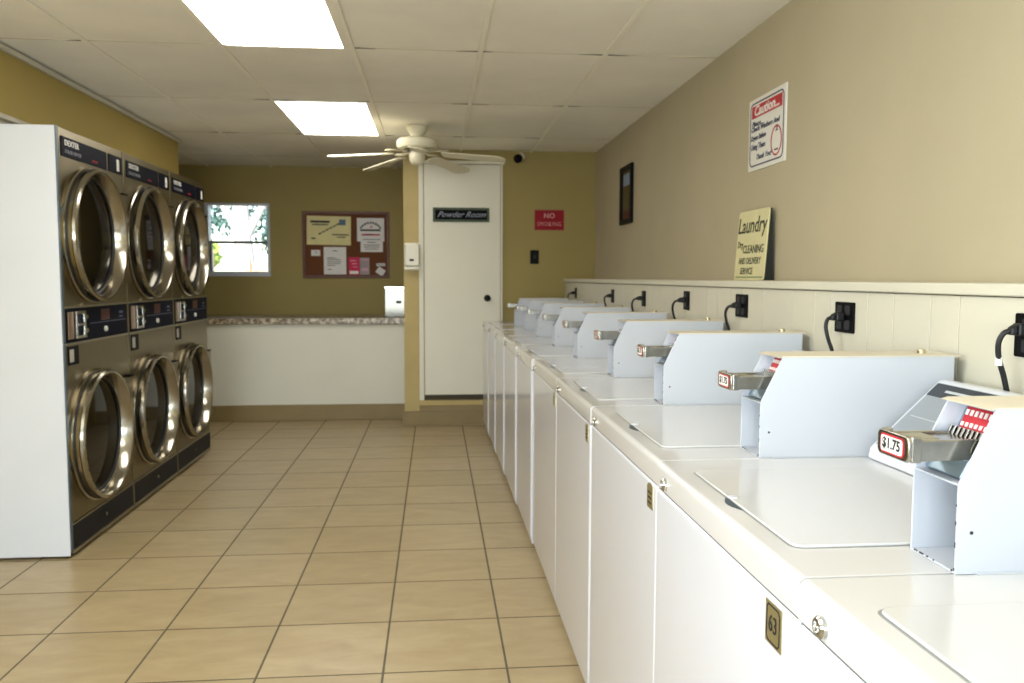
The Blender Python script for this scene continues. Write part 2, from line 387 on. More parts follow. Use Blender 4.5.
# half wall, baseboards, step under the door
b = BM(); box(b, -3.4, -0.268, 7.57, 7.68, 0, 0.868); struct('wall_half', b, counterwhite, smooth=0)
b = BM(); box(b, -3.4, -0.268, 7.548, 7.57, 0, 0.142); struct('baseboard_back', b, basem, 0.004)
b = BM(); box(b, -0.295, XR - 0.3, 7.185, YB - 0.0105, 0, 0.128); struct('baseboard_step', b, basem, 0.004)
b = BM(); box(b, -0.14, 0.62, 7.192, YB, 0.128, 0.176); struct('trim_6', b, basem, 0.002)
b = BM(); box(b, -0.14, 0.62, 7.188, YB, 0.178, 0.222); struct('trim_7', b, postm, 0.003)
b = BM(); box(b, -0.097, 0.567, 7.212, YB, 0.222, 0.268); struct('trim_8', b, mat('threshold_dark', '#3A321C', 0.7), smooth=0)
ct = BM(); box(ct, -3.38, -0.270, 7.535, 8.12, 0.870, 0.925)
tag(obj('countertop', ct, granitem, None, 0.006), 'speckled brown stone countertop along the white half wall', 'countertop')

# door in the back wall
b = BM(); box(b, -0.139, -0.098, 7.196, YB, 0.223, 2.275); box(b, 0.568, 0.585, 7.196, YB, 0.223, 2.275); box(b, -0.098, 0.568, 7.196, YB, 2.262, 2.275); dr = struct('door_1', b, doorwhite, 0.003)
b = BM(); box(b, -0.092, 0.563, 7.203, 7.218, 0.27, 2.258); obj('door_panel', b, doorwhite, dr, 0.002)
b = BM(); box(b, -0.155, 0.60, 7.185, YB, 2.262, 2.288); obj('door_head_trim', b, doorwhite, dr, 0.004)
b = BM(); lathe(b, [(0.001, -0.052), (0.018, -0.050), (0.027, -0.04), (0.027, -0.028), (0.012, -0.018), (0.012, -0.006), (0.030, -0.005), (0.030, 0.001)], 'y', (0.452, 7.203, 1.113), 28); obj('door_knob', b, blackp, dr)

# window in the counter wall
b = BM(); frame(b, 'y', YBL - 0.012, YBL + 0.09, (WX0 - 0.008, WX1 + 0.008, WZ0 - 0.02, WZ1 + 0.01), (WX0 + 0.028, WX1 - 0.018, WZ0 + 0.028, WZ1 - 0.012)); w1 = struct('window_1', b, mat('window_alu_white', '#BCC3CE', 0.4), 0.002)
b = BM(); box(b, WX0 + 0.028, WX1 - 0.018, YBL + 0.02, YBL + 0.06, 1.622, 1.648); box(b, WX0 + 0.028, WX0 + 0.045, YBL + 0.02, YBL + 0.06, WZ0 + 0.028, 1.622); obj('sash_bar', b, mat('sash_grey', '#5F6A70', 0.5), w1, 0.002)
b = BM(); box(b, WX0 + 0.028, WX1 - 0.018, YBL + 0.044, YBL + 0.05, WZ0 + 0.028, 1.622); obj('lower_pane', b, glass('pane_glass'), w1, smooth=0)
b = BM(); box(b, WX0 + 0.028, WX1 - 0.018, YBL + 0.064, YBL + 0.07, 1.648, WZ1 - 0.012); obj('upper_pane', b, MATS.get('x') or bpy.data.materials['pane_glass'], w1, smooth=0)

# ------------------------------------------------------------------ yard seen through the window
b = BM(); box(b, -30, 20, YBL + 0.4, 40, -0.12, -0.06); struct('ground', b, mat('yard_gravel', '#B9AE95', 0.9, var=0.15, vscale=2), smooth=0)
def fence(x0, x1, y, h, label):
    t = thing('board_fence', label, 'fence', ((x0 + x1) / 2, y, -0.06), 'fences outside the window')
    fm = mat('fence_boards', '#C9B193', 0.8, var=0.12, vscale=3)
    b = BM(); n = int((x1 - x0) / 0.145); w_ = (x1 - x0) / n; ox = (x0 + x1) / 2
    for k in range(n): box(b, x0 - ox + k * w_ + 0.006, x0 - ox + (k + 1) * w_ - 0.006, 0, 0.02, 0.03, h + rnd.uniform(-0.01, 0.01))
    obj('boards', b, fm, t, smooth=0)
    b = BM(); box(b, x0 - ox, x1 - ox, -0.04, 0, h - 0.22, h - 0.13); box(b, x0 - ox, x1 - ox, -0.04, 0, 0.25, 0.34); obj('rails', b, fm, t, smooth=0)
    for xx in (x0 - ox, x1 - ox):
        b = BM(); box(b, xx - 0.05, xx + 0.05, -0.09, 0.01, 0, h + 0.1); obj('post', b, fm, t, 0.004)
fence(-6.2, -3.78, 14.5, 1.72, 'sunlit tan board fence seen through the left half of the window')
fence(-3.6, -1.6, 16.5, 1.62, 'paler board fence set further back, seen through the right half of the window')
def leaves(bm, c, rad, n, s, rr):
    for _ in range(n):
        v = Vector((rr.gauss(0, 1), rr.gauss(0, 1), rr.gauss(0, 1))).normalized() * rr.uniform(0.45, 1)
        p = Vector((c[0] + v.x * rad[0], c[1] + v.y * rad[1], c[2] + v.z * rad[2]))
        a = Euler((rr.uniform(0, 6), rr.uniform(0, 6), rr.uniform(0, 6))).to_matrix(); q = s * rr.uniform(0.6, 1.4)
        bm.faces.new([bm.verts.new(p + a @ Vector(w)) for w in ((-q, 0, 0), (0, -q * 0.5, 0), (q, 0, 0), (0, q * 0.5, q * 0.2))])
rr = random.Random(11)
def tree(x, y, h, r_, label, col, trunk, crowns, nleaf, cat='tree'):
    t = thing('tree' if cat == 'tree' else 'shrub', label, cat, (x, y, -0.06), 'trees and shrubs outside the window' )
    b = BM(); tube(b, spline([(0, 0, 0), (0.04, 0, h * 0.3), (-0.05, 0, h * 0.6), (0.06, 0, h)]), lambda s: r_ * (1 - 0.5 * s), 10)
    for s in (-1, 1): tube(b, spline([(0, 0, h * 0.45), (s * h * 0.08, 0, h * 0.6), (s * h * 0.22, 0.1, h * 0.85)]), lambda q: r_ * 0.45 * (1 - 0.6 * q), 8)
    obj('trunk', b, trunk, t)
    b = BM()
    for (cx, cz, ra) in crowns: leaves(b, (cx, 0, cz), (ra, ra, ra * 0.8), nleaf, 0.085, rr)
    o = obj('foliage', b, col, t, smooth=0)
bark = mat('pale_bark', '#C8C2BA', 0.9, var=0.1, vscale=5); bark2 = mat('brown_bark', '#6A5846', 0.9, var=0.2, vscale=5)
lf1 = mat('leaf_green', '#6E8F62', 0.6, var=0.3, vscale=2); lf2 = mat('leaf_yellowgreen', '#A7BF5A', 0.6, var=0.25, vscale=2); lf3 = mat('leaf_bluegreen', '#5A8078', 0.6, var=0.3, vscale=2)
tree(-3.9, 17.5, 4.6, 0.24, 'pale thick-trunked tree seen through the middle of the window', lf1, bark, [(-1.3, 3.6, 1.0), (1.2, 3.9, 1.0), (0, 4.9, 1.2)], 900)
tree(-6.4, 20.5, 4.4, 0.14, 'dense blue-green tree seen through the left part of the window', lf3, bark2, [(-0.9, 3.0, 1.3), (0.9, 3.3, 1.3), (0, 4.4, 1.3)], 1300)
tree(-2.9, 21.5, 4.4, 0.14, 'dark green tree seen through the right part of the window', lf3, bark2, [(-0.6, 2.7, 1.2), (0.9, 3.4, 1.3), (0, 4.4, 1.3)], 1300)
tree(-4.55, 15.6, 1.5, 0.05, 'bright yellow-green shrub rising behind the tan fence', lf2, bark2, [(-0.2, 1.55, 0.5), (0.25, 1.75, 0.42)], 700, 'shrub')

# ------------------------------------------------------------------ stacked dryers
DY0, DW, DX = 3.885, 0.787, -1.67
def dryer():
    t = thing('stacked_dryer', 'stacked steel tumble dryer pair nearest the viewer, with the white side panel', 'dryer', (DX, DY0, 0), 'row of stacked dryers')
    W_ = DW - 0.009; BX = -1.05
    # carcass (face has round openings only behind the doors, hidden by the door bowls)
    b = BM(); box(b, BX, -0.004, 0.012, W_ - 0.004, 0.03, 1.955); obj('cabinet', b, sidewhite, t, 0.003)
    b = BM(); box(b, -0.004, 0.004, 0.022, W_, 1.150, 1.958); pu = obj('upper_front_panel', b, steel, t, 0.003)
    b = BM(); box(b, -0.004, 0.004, 0.022, W_, 0.160, 0.984); pl = obj('lower_front_panel', b, steel, t, 0.003)
    b = BM(); box(b, -0.03, 0.005, 0.0, 0.020, 0.03, 0.982); box(b, -0.03, 0.005, 0.0, 0.020, 0.986, 1.96); obj('corner_strip', b, edgegrey, t, 0.002)
    b = BM(); box(b, BX, 0.0, -0.006, -0.0005, 0.012, 1.958); obj('side_panel', b, sidewhite, t, 0.002)
    for z0_, z1_ in ((1.146, 1.156), (0.978, 0.988), (0.150, 0.158)):
        b = BM(); box(b, -0.02, 0.007, 0.022, W_, z0_, z1_); obj('trim_strip', b, trimsteel, t, 0.001)
    b = BM(); box(b, -0.01, 0.006, 0.022, W_, 0.035, 0.150); kp = obj('kick_plate', b, kickm, t, 0.002)
    b = BM(); box(b, -0.02, 0.009, 0.012, W_, 0.020, 0.034); obj('base_rail', b, trimsteel, t, 0.001)
    b = BM(); lathe(b, [(0.009, 0.004), (0.009, 0.009), (0.001, 0.011)], 'x', (0, 0.40, 0.095), 14); obj('screw', b, chrome, kp)
    # top name strip
    b = BM(); box(b, 0.004, 0.008, 0.042, 0.560, 1.832, 1.922); fs = obj('name_strip', b, navy, t, 0.003)
    b = BM(); box(b, 0.004, 0.008, 0.585, 0.765, 1.832, 1.922); ns = obj('number_strip', b, navy, t, 0.003)
    b = BM(); box(b, 0.008, 0.0088, 0.69, 0.724, 1.845, 1.905); obj('number_tag', b, whitep, ns)
    text('brand_lettering', 'DEXTER', 0.036, whitep, fs, (0.0088, 0.075, 1.895), FD, align='LEFT', offset=0.0003, sx=1.15)
    text('model_lettering', 'STACK DRYER', 0.022, mat('grey_print', '#85878D', 0.6), fs, (0.0088, 0.075, 1.857), FD, align='LEFT', sx=1.25)
    text('red_lettering', '30 LB', 0.017, redm, fs, (0.0088, 0.37, 1.853), FD, align='LEFT', shear=0.5, sx=1.6)
    # doors
    for nm, zc in (('upper_door', 1.488), ('lower_door', 0.520)):
        yc = 0.328
        b = BM()
        lathe(b, [(0.323, 0.004), (0.324, 0.018), (0.314, 0.024), (0.314, 0.048), (0.318, 0.054), (0.316, 0.066), (0.308, 0.073), (0.300, 0.073), (0.294, 0.066), (0.280, 0.014), (0.278, 0.004)], 'x', (0, yc, zc), 72, close=True)
        dd = obj(nm, b, ringm, t, smooth=30)
        b = BM(); lathe(b, [(0.3165, 0.020), (0.3165, 0.034), (0.311, 0.034), (0.311, 0.020)], 'x', (0, yc, zc), 72, close=True); obj('gasket', b, rimedge, dd)
        b = BM(); lathe(b, [(0.280, 0.007), (0.18, 0.010), (0.09, 0.012), (0.001, 0.012)], 'x', (0, yc, zc), 48); obj('door_glass', b, doorglass, dd, smooth=60)
        b = BM(); lathe(b, [(0.282, 0.012), (0.282, 0.018), (0.274, 0.016), (0.272, 0.009)], 'x', (0, yc, zc), 60, close=True); obj('inner_seal', b, rimedge, dd)
        b = BM()
        for k in range(-4, 5):
            a = PI + k * 0.21; lathe(b, [(0.005, -0.001), (0.004, 0.002), (0.001, 0.003)], 'x', (0.0725, yc + 0.303 * math.cos(a), zc + 0.303 * math.sin(a)), 8)
        obj('rivets', b, inkm, dd)
        b = BM(); box(b, 0.004, 0.030, 0.655, 0.762, zc - 0.235, zc + 0.235); obj('hinge_plate', b, steel, dd, 0.004)
        b = BM(); box(b, 0.030, 0.036, 0.70, 0.755, zc + 0.236, zc + 0.242); box(b, 0.004, 0.034, 0.70, 0.765, zc + 0.236, zc + 0.243); obj('hinge_pin', b, blackp, dd)
    # middle control band
    b = BM(); box(b, -0.004, 0.006, 0.022, W_, 0.988, 1.146); cp = obj('control_band', b, navy, t, 0.002)
    b = BM(); box(b, 0.006, 0.012, 0.04, 0.095, 1.005, 1.130); obj('coin_plate', b, mat('bronze_plate', '#8A6E50', 0.35, 0.8), cp, 0.002)
    b = BM()
    frame(b, 'x', 0.006, 0.020, (0.105, 0.215, 1.004, 1.132), (0.122, 0.195, 1.018, 1.118))
    box(b, 0.006, 0.022, 0.122, 0.200, 1.062, 1.074); prism(b, [(0.19, 1.078), (0.245, 1.095), (0.245, 1.108), (0.19, 1.122)], 'x', 0.006, 0.018); prism(b, [(0.19, 1.014), (0.245, 1.030), (0.245, 1.043), (0.19, 1.058)], 'x', 0.006, 0.018)
    obj('coin_chute', b, chrome, cp, 0.002)
    b = BM(); box(b, 0.006, 0.0075, 0.42, 0.53, 1.075, 1.130); obj('display', b, mat('red_display', '#3A0D10', 0.3), cp)
    b = BM(); box(b, 0.006, 0.0072, 0.29, 0.75, 1.064, 1.068); box(b, 0.006, 0.0072, 0.66, 0.71, 1.10, 1.112); box(b, 0.006, 0.0072, 0.66, 0.71, 1.08, 1.088); obj('panel_marks', b, mat('panel_mark_grey', '#4A5065', 0.5), cp)
    b = BM(); lathe(b, [(0.014, 0.006), (0.014, 0.014), (0.009, 0.017), (0.001, 0.017)], 'x', (0, 0.47, 1.030), 20); obj('lock', b, mat('bright_lock', '#E6E4DC', 0.3, 0.4), cp)
    b = BM(); lathe(b, [(0.010, 0.004), (0.010, 0.012), (0.001, 0.014)], 'x', (0, 0.20, 1.158), 16); obj('upper_lock', b, trimsteel, pu)
    # lower number tag
    b = BM(); box(b, 0.004, 0.009, 0.035, 0.145, 0.885, 0.972); nt_ = obj('number_holder', b, blackp, t, 0.003)
    b = BM(); box(b, 0.009, 0.0098, 0.045, 0.088, 0.90, 0.958); obj('number_tag', b, mat('tag_grey', '#A5A195', 0.6), nt_)
    return t
d0 = dryer()
keep = [c for c in d0.children if c.name.startswith('corner_strip')][0]
dup(d0, (DX, DY0 + DW, 0), 'stacked steel tumble dryer pair in the middle of the row of three')
dup(d0, (DX, DY0 + 2 * DW, 0), 'stacked steel tumble dryer pair farthest from the viewer, beside the counter')
for o in list(bpy.data.objects):
    if o.name.startswith('corner_strip') and o != keep:
        if 'cs2' not in globals(): cs2 = o.data.copy(); cs2.materials[0] = steel
        o.data = cs2

# ------------------------------------------------------------------ washing machines
WD = 0.632
def washer(w):
    t = thing('washing_machine', '', 'washing machine', (0, 0, 0), 'row of top-loading washers')
    g = 0.003
    b = BM(); box(b, 0.006, WD, g, w - g, 0.022, 0.8572); obj('cabinet', b, enamel, t, 0.006)
    b = BM(); box(b, 0.0, 0.030, g - 0.0008, w - g + 0.0008, 0.040, 0.8578); obj('front_panel', b, enamel, t, 0.009, seg=4)
    # one-piece top with rounded nose
    prof = [(0.002, 0.8600), (WD, 0.8600), (WD, 0.913)] + [(0.013 - 0.013 * math.sin(a), 0.900 + 0.013 * math.cos(a)) for a in (0, 0.26, 0.52, 0.785, 1.05, 1.31, PI / 2)] + [(0.0, 0.862)]
    b = BM(); prism(b, prof, 'y', g * 0.7, w - g * 0.7); dk = obj('top_deck', b, deckm, t, 0.005)
    b = BM(); box(b, 0.004, WD - 0.01, g + 0.004, w - g - 0.004, 0.856, 0.8605); obj('deck_gap', b, mat('seam_shadow_grey', '#4A4C4E', 0.8), t, smooth=0)
    # lid: thin gap line, slightly crowned lid
    L0, L1, A, B_ = 0.044, 0.445, 0.112, w - 0.106
    b = BM(); prism(b, rrect(L0 - 0.0035, L1, A - 0.0035, B_ + 0.0035, 0.020), 'z', 0.9126, 0.91335); obj('lid_gap', b, mat('lid_gap_grey', '#8A8A84', 0.7), dk, smooth=0)
    b = BM(); prism(b, rrect(L0, L1, A, B_, 0.018), 'z', 0.9127, 0.9172); ld = obj('lid', b, deckm, t, 0.0022, seg=3)
    yc = (A + B_) / 2
    b = BM()
    pts = [(L0 - 0.001, yc + 0.042)] + [(L0 - 0.001 - 0.014 * math.sin(PI * k / 12), yc + 0.042 - 0.084 * k / 12) for k in range(1, 12)] + [(L0 - 0.001, yc - 0.042)]
    prism(b, pts, 'z', 0.9128, 0.9137); obj('finger_recess', b, mat('recess_dark', '#39474C', 0.6), dk, smooth=0)
    b = BM(); lathe(b, [(0.010, 0), (0.009, 0.0015), (0.001, 0.002)], 'z', (L0 + 0.006, yc + 0.028, 0.9172), 12); obj('lid_bumper', b, enamel, ld)
    # sloping console at the rear
    y0, y1 = 0.125, w - 0.012
    b = BM(); prism(b, [(0.450, 0.913), (0.455, 0.938), (0.605, 1.080), (0.628, 1.080), (0.631, 0.913)], 'y', y0, y1); cs = obj('console', b, enamel, t, 0.007)
    sl = Vector((0.150, 0, 0.142)).normalized(); nn = Vector((-sl.z, 0, sl.x))
    def slab(bm, s0, s1, ya, yb, h0, h1):
        P0 = Vector((0.455, 0, 0.938)); q = []
        for s, h in ((s0, h0), (s1, h0), (s1, h1), (s0, h1)):
            p = P0 + sl * s + nn * h; q.append((p.x, p.z))
        prism(bm, q, 'y', ya, yb)
    b = BM(); slab(b, 0.012, 0.196, y0 + 0.014, y1 - 0.014, -0.001, 0.0015); obj('control_panel', b, mat('panel_grey', '#8E9499', 0.4), cs, smooth=0)
    b = BM(); slab(b, 0.160, 0.194, y0 + 0.014, y1 - 0.014, 0.0015, 0.0025); obj('dark_strip', b, mat('strip_charcoal', '#33383F', 0.4), cs, smooth=0)
    b = BM(); slab(b, 0.174, 0.180, y1 - 0.30, y1 - 0.06, 0.0025, 0.0030); slab(b, 0.10, 0.102, y1 - 0.12, y1 - 0.03, 0.0015, 0.0020); obj('panel_print', b, mat('panel_print_light', '#B8BCBE', 0.5), cs, smooth=0)
    b = BM(); lathe(b, [(0.032, 0.0), (0.030, 0.018), (0.024, 0.022), (0.001, 0.022)], 'x', (0, 0, 0), 28)
    bmesh.ops.transform(b, matrix=Matrix.Translation(Vector((0.455, (y0 + y1) / 2, 0.938)) + sl * 0.09) @ Matrix.Rotation(-math.atan2(nn.z, -nn.x) + PI, 4, 'Y'), verts=b.verts)
    obj('dial', b, frost, cs)
    # chrome lock on the nose
    b = BM(); lathe(b, [(0.0135, 0.002), (0.0135, -0.005), (0.011, -0.008), (0.0075, -0.0085), (0.0065, -0.005), (0.001, -0.005)], 'x', (0.0, w - 0.070, 0.879), 24); obj('deck_lock', b, chrome, dk)
    b = BM()
    for xx in (0.05, WD - 0.06):
        for yy in (0.06, w - 0.06): lathe(b, [(0.014, 0.022), (0.014, 0.012), (0.022, 0.010), (0.022, 0.0), (0.0, 0.0)], 'z', (xx, yy, 0), 14)
    obj('feet', b, blackrub, t)
    # coin box: folded sheet shell, open at the front
    X0, H, th = 0.220, 0.913, 0.003; Y0, Y1 = 0.004, 0.106
    out = [(X0, H + 0.0005), (X0 + 0.427, H + 0.0005), (X0 + 0.427, H + 0.213), (X0 + 0.046, H + 0.213), (X0, H + 0.118)]
    b = BM()
    prism(b, out, 'y', Y0, Y0 + th); prism(b, out, 'y', Y1 - th, Y1)
    box(b, X0 + 0.0005, X0 + 0.426, Y0 + th, Y1 - th, H + 0.0008, H + 0.004)
    box(b, X0 + 0.046, X0 + 0.427, Y0 + th, Y1 - th, H + 0.210, H + 0.213)
    box(b, X0 + 0.423, X0 + 0.427, Y0 + th, Y1 - th, H + 0.004, H + 0.210)
    box(b, X0 + 0.001, X0 + 0.13, Y0 + th, Y1 - th, H + 0.115, H + 0.118)
    box(b, X0 + 0.128, X0 + 0.131, Y0 + th, Y1 - th, H + 0.004, H + 0.115)
    cb = obj('coin_box', b, boxwhite, t, 0.0008)
    b = BM(); prism(b, [(X0 + 0.036, H + 0.213), (X0 + 0.44, H + 0.213), (X0 + 0.44, H + 0.216), (X0 + 0.046, H + 0.216)], 'y', Y0 - 0.0015, Y1 + 0.0015); obj('box_lid', b, mat('box_top_reflect_beige', '#CFC6B0', 0.45), cb, 0.0006)  # warm reflection on the box top is put into this beige
    b = BM(); box(b, X0 + 0.03, X0 + 0.432, Y0 - 0.002, Y1 + 0.002, H + 0.0002, H + 0.0030); obj('base_flange', b, boxwhite, cb)
    # sloping face plate in the upper bay with the coin slots
    b = BM(); prism(b, [(X0 + 0.034, H + 0.118), (X0 + 0.037, H + 0.118), (X0 + 0.079, H + 0.210), (X0 + 0.076, H + 0.210)], 'y', Y0 + th, Y1 - th); obj('face_plate', b, mat('zinc_plate', '#8FA2AE', 0.3, 0.8), cb, smooth=0)
    def fp(s): return (X0 + 0.0335 + 0.042 * s, H + 0.118 + 0.092 * s)
    def strip(bm, s0, s1, ya, yb, d0, d1):
        a = fp(s0); c = fp(s1); prism(bm, [(a[0] - d1, a[1] + d1 * .45), (c[0] - d1, c[1] + d1 * .45), (c[0] - d0, c[1] + d0 * .45), (a[0] - d0, a[1] + d0 * .45)], 'y', ya, yb)
    b = BM(); strip(b, 0.62, 0.92, Y0 + 0.010, Y1 - 0.012, 0.0, 0.003); obj('slot_label', b, redm, cb, smooth=0)
    b = BM()
    for k in range(8):
        ya = Y0 + 0.0145 + k * 0.0098
        strip(b, 0.80, 0.88, ya, ya + 0.005, 0.003, 0.004); strip(b, 0.64, 0.70, ya, ya + 0.005, 0.003, 0.004)
    obj('slot_print', b, whitep, cb, smooth=0)
    b = BM()
    for k in range(9):
        ya = Y0 + 0.012 + k * 0.0094
        strip(b, 0.30, 0.60, ya, ya + 0.0045, 0.0, 0.014)
    obj('coin_slots', b, chrome, cb, 0.0008)
    # coin slide: channel with flat top, raised rails and handle plate
    sy0, sy1 = Y0 + 0.022, Y1 - 0.010
    b = BM(); box(b, X0 - 0.050, X0 + 0.050, sy0 + 0.006, sy1 - 0.006, H + 0.143, H + 0.168)
    box(b, X0 - 0.044, X0 + 0.050, sy0, sy0 + 0.008, H + 0.143, H + 0.171); box(b, X0 - 0.044, X0 + 0.050, sy1 - 0.008, sy1, H + 0.143, H + 0.171)
    box(b, X0 - 0.040, X0 - 0.005, sy0 + 0.014, sy1 - 0.014, H + 0.168, H + 0.171)
    obj('coin_slide', b, coinsteel, cb, 0.003)
    b = BM(); prism(b, [(X0 + 0.012, H + 0.120), (X0 + 0.036, H + 0.120), (X0 + 0.048, H + 0.145), (X0 + 0.026, H + 0.145)], 'y', sy0 - 0.004, sy1 + 0.004); obj('slide_housing', b, MATS['zinc_plate'], cb, 0.003)
    b = BM(); prism(b, rrect(sy0 - 0.003, sy1 + 0.003, H + 0.141, H + 0.176, 0.009), 'x', X0 - 0.058, X0 - 0.051); box(b, X0 - 0.053, X0 - 0.038, sy0 - 0.002, sy0 + 0.003, H + 0.141, H + 0.176); box(b, X0 - 0.053, X0 - 0.038, sy1 - 0.003, sy1 + 0.002, H + 0.141, H + 0.176); obj('slide_handle', b, coinsteel, cb, 0.003)
    b = BM(); prism(b, rrect(sy0 + 0.007, sy1 - 0.007, H + 0.1455, H + 0.1715, 0.006), 'x', X0 - 0.0588, X0 - 0.0582); obj('price_border', b, redm, cb, smooth=0)
    b = BM(); prism(b, rrect(sy0 + 0.0095, sy1 - 0.0095, H + 0.148, H + 0.169, 0.004), 'x', X0 - 0.0594, X0 - 0.0588); obj('price_sticker', b, whitep, cb, smooth=0)
    text('price', '$1.75', 0.0195, inkm, cb, (X0 - 0.0597, (sy0 + sy1) / 2, H + 0.159), FX, depth=0.0002, offset=0.0006)
    # cash-box lock on the inside of the lower bay, worn edges, top lock
    b = BM(); lathe(b, [(0.001, -0.02), (0.008, -0.02), (0.008, -0.014), (0.016, -0.012), (0.016, 0)], 'y', (X0 + 0.03, Y0 + 0.024, H + 0.06), 20); box(b, X0 + 0.022, X0 + 0.040, Y0 + 0.003, Y0 + 0.008, H + 0.02, H + 0.10); obj('cash_lock', b, coinsteel, cb, 0.0008)
    b = BM(); rc = random.Random(5)
    for _ in range(7):
        yy = rc.uniform(Y0 + 0.004, Y1 - 0.008); box(b, X0 - 0.0004, X0 + 0.0012, yy, yy + rc.uniform(0.001, 0.004), H + 0.0030, H + 0.0050)
    for _ in range(4):
        zz = rc.uniform(H + 0.004, H + 0.115); box(b, X0 - 0.0004, X0 + 0.001, Y0 + 0.0012, Y0 + 0.0034, zz, zz + rc.uniform(0.002, 0.008))
    obj('chipped_paint', b, chipm, cb, smooth=0)
    b = BM(); lathe(b, [(0.009, 0.2), (0.009, 0.222), (0.007, 0.225), (0.001, 0.225)], 'z', (X0 + 0.385, (Y0 + Y1) / 2, H), 18); obj('top_lock', b, mat('lock_brass', '#C9BE9C', 0.25, 1.0), cb)
    b = BM(); lathe(b, [(0.0025, -0.0006), (0.0025, 0.001)], 'y', (X0 + 0.02, Y0, H + 0.055), 10); obj('side_rivet', b, chipm, cb)
    return t
seams = [0.300, 0.985, 1.663, 2.395, 3.085, 3.84, 4.53, 5.24, 5.92, 6.56, 7.205]
wl_ = ['white top-loading washer cut by the bottom right corner, nearest the viewer',
 'white top-loading washer with the square number plate 63 on its front',
 'white top-loading washer just beyond number 63, with an arched number plate',
 'white top-loading washer, fourth in the row from the near end',
 'white top-loading washer, fifth in the row from the near end',
 'white top-loading washer, sixth in the row from the near end',
 'white top-loading washer, fourth in the row counted from the back wall',
 'white top-loading washer, third in the row counted from the back wall',
 'white top-loading washer, second in the row counted from the back wall',
 'white top-loading washer at the far end of the row, against the back wall']
def frontx(y): return 0.456 - max(0, y - 3.0) * 0.0115
proto = {}
OFF = {1: (-0.016, -0.012, 0)}
jz = [0, 0, -0.001, 0.002, 0, 0.001, 0, 0, 0, 0]; jx = [0, 0.001, 0.003, 0.0, 0.001, 0, 0, 0, 0, 0]
for i in range(10):
    w = seams[i + 1] - seams[i]; key = round(w, 2)
    loc = (frontx(seams[i]) + jx[i], seams[i] , jz[i] * 0)
    if 'p' not in proto: proto['p'] = washer(0.684); t = proto['p']; t.location = loc
    else: t = dup(proto['p'], loc)
    t.scale = (1, w / 0.684, 1)
    for ch in t.children:
        if ch.name.startswith('coin_box') and i in OFF: ch.location = OFF[i]
    t['label'] = wl_[i]
    # number plates on the near end of the front panel
    if i == 1:
        b = BM(); prism(b, [(0.045, 0.791), (0.097, 0.791), (0.097, 0.850), (0.045, 0.850)], 'x', -0.0015, 0.0005); pl_ = obj('number_plate', b, brass, t)
        b = BM(); c8 = [(0.050, 0.800), (0.055, 0.795), (0.087, 0.795), (0.092, 0.800), (0.092, 0.841), (0.087, 0.846), (0.055, 0.846), (0.050, 0.841)]
        for k in range(8):
            p, q = Vector(c8[k]), Vector(c8[(k + 1) % 8]); d = (q - p).normalized(); n_ = Vector((-d.y, d.x)) * 0.0011
            prism(b, [tuple(p - n_), tuple(q - n_), tuple(q + n_), tuple(p + n_)], 'x', -0.0021, -0.0015)
        obj('plate_border', b, inkm, pl_, smooth=0)
        text('number', '63', 0.034, inkm, pl_, (-0.0022, 0.071, 0.8205), FX, depth=0.0003, sx=0.85)
        pl_['label'] = 'metal plate with black border and the number 63'
    elif i in (2, 3, 4):
        b = BM(); pts = [(0.028, 0.798), (0.070, 0.798), (0.070, 0.842)] + [(0.049 + 0.021 * math.cos(a), 0.842 + 0.010 * math.sin(a)) for a in (0.5, 1.05, 1.57, 2.1, 2.64)] + [(0.028, 0.842)]
        prism(b, pts, 'x', -0.0015, 0.0005); pl_ = obj('number_plate', b, brass, t)
        b = BM()
        for k in range(3): box(b, -0.0020, -0.0015, 0.036, 0.062, 0.808 + k * 0.011, 0.812 + k * 0.011)
        obj('plate_print', b, inkm, pl_, smooth=0)

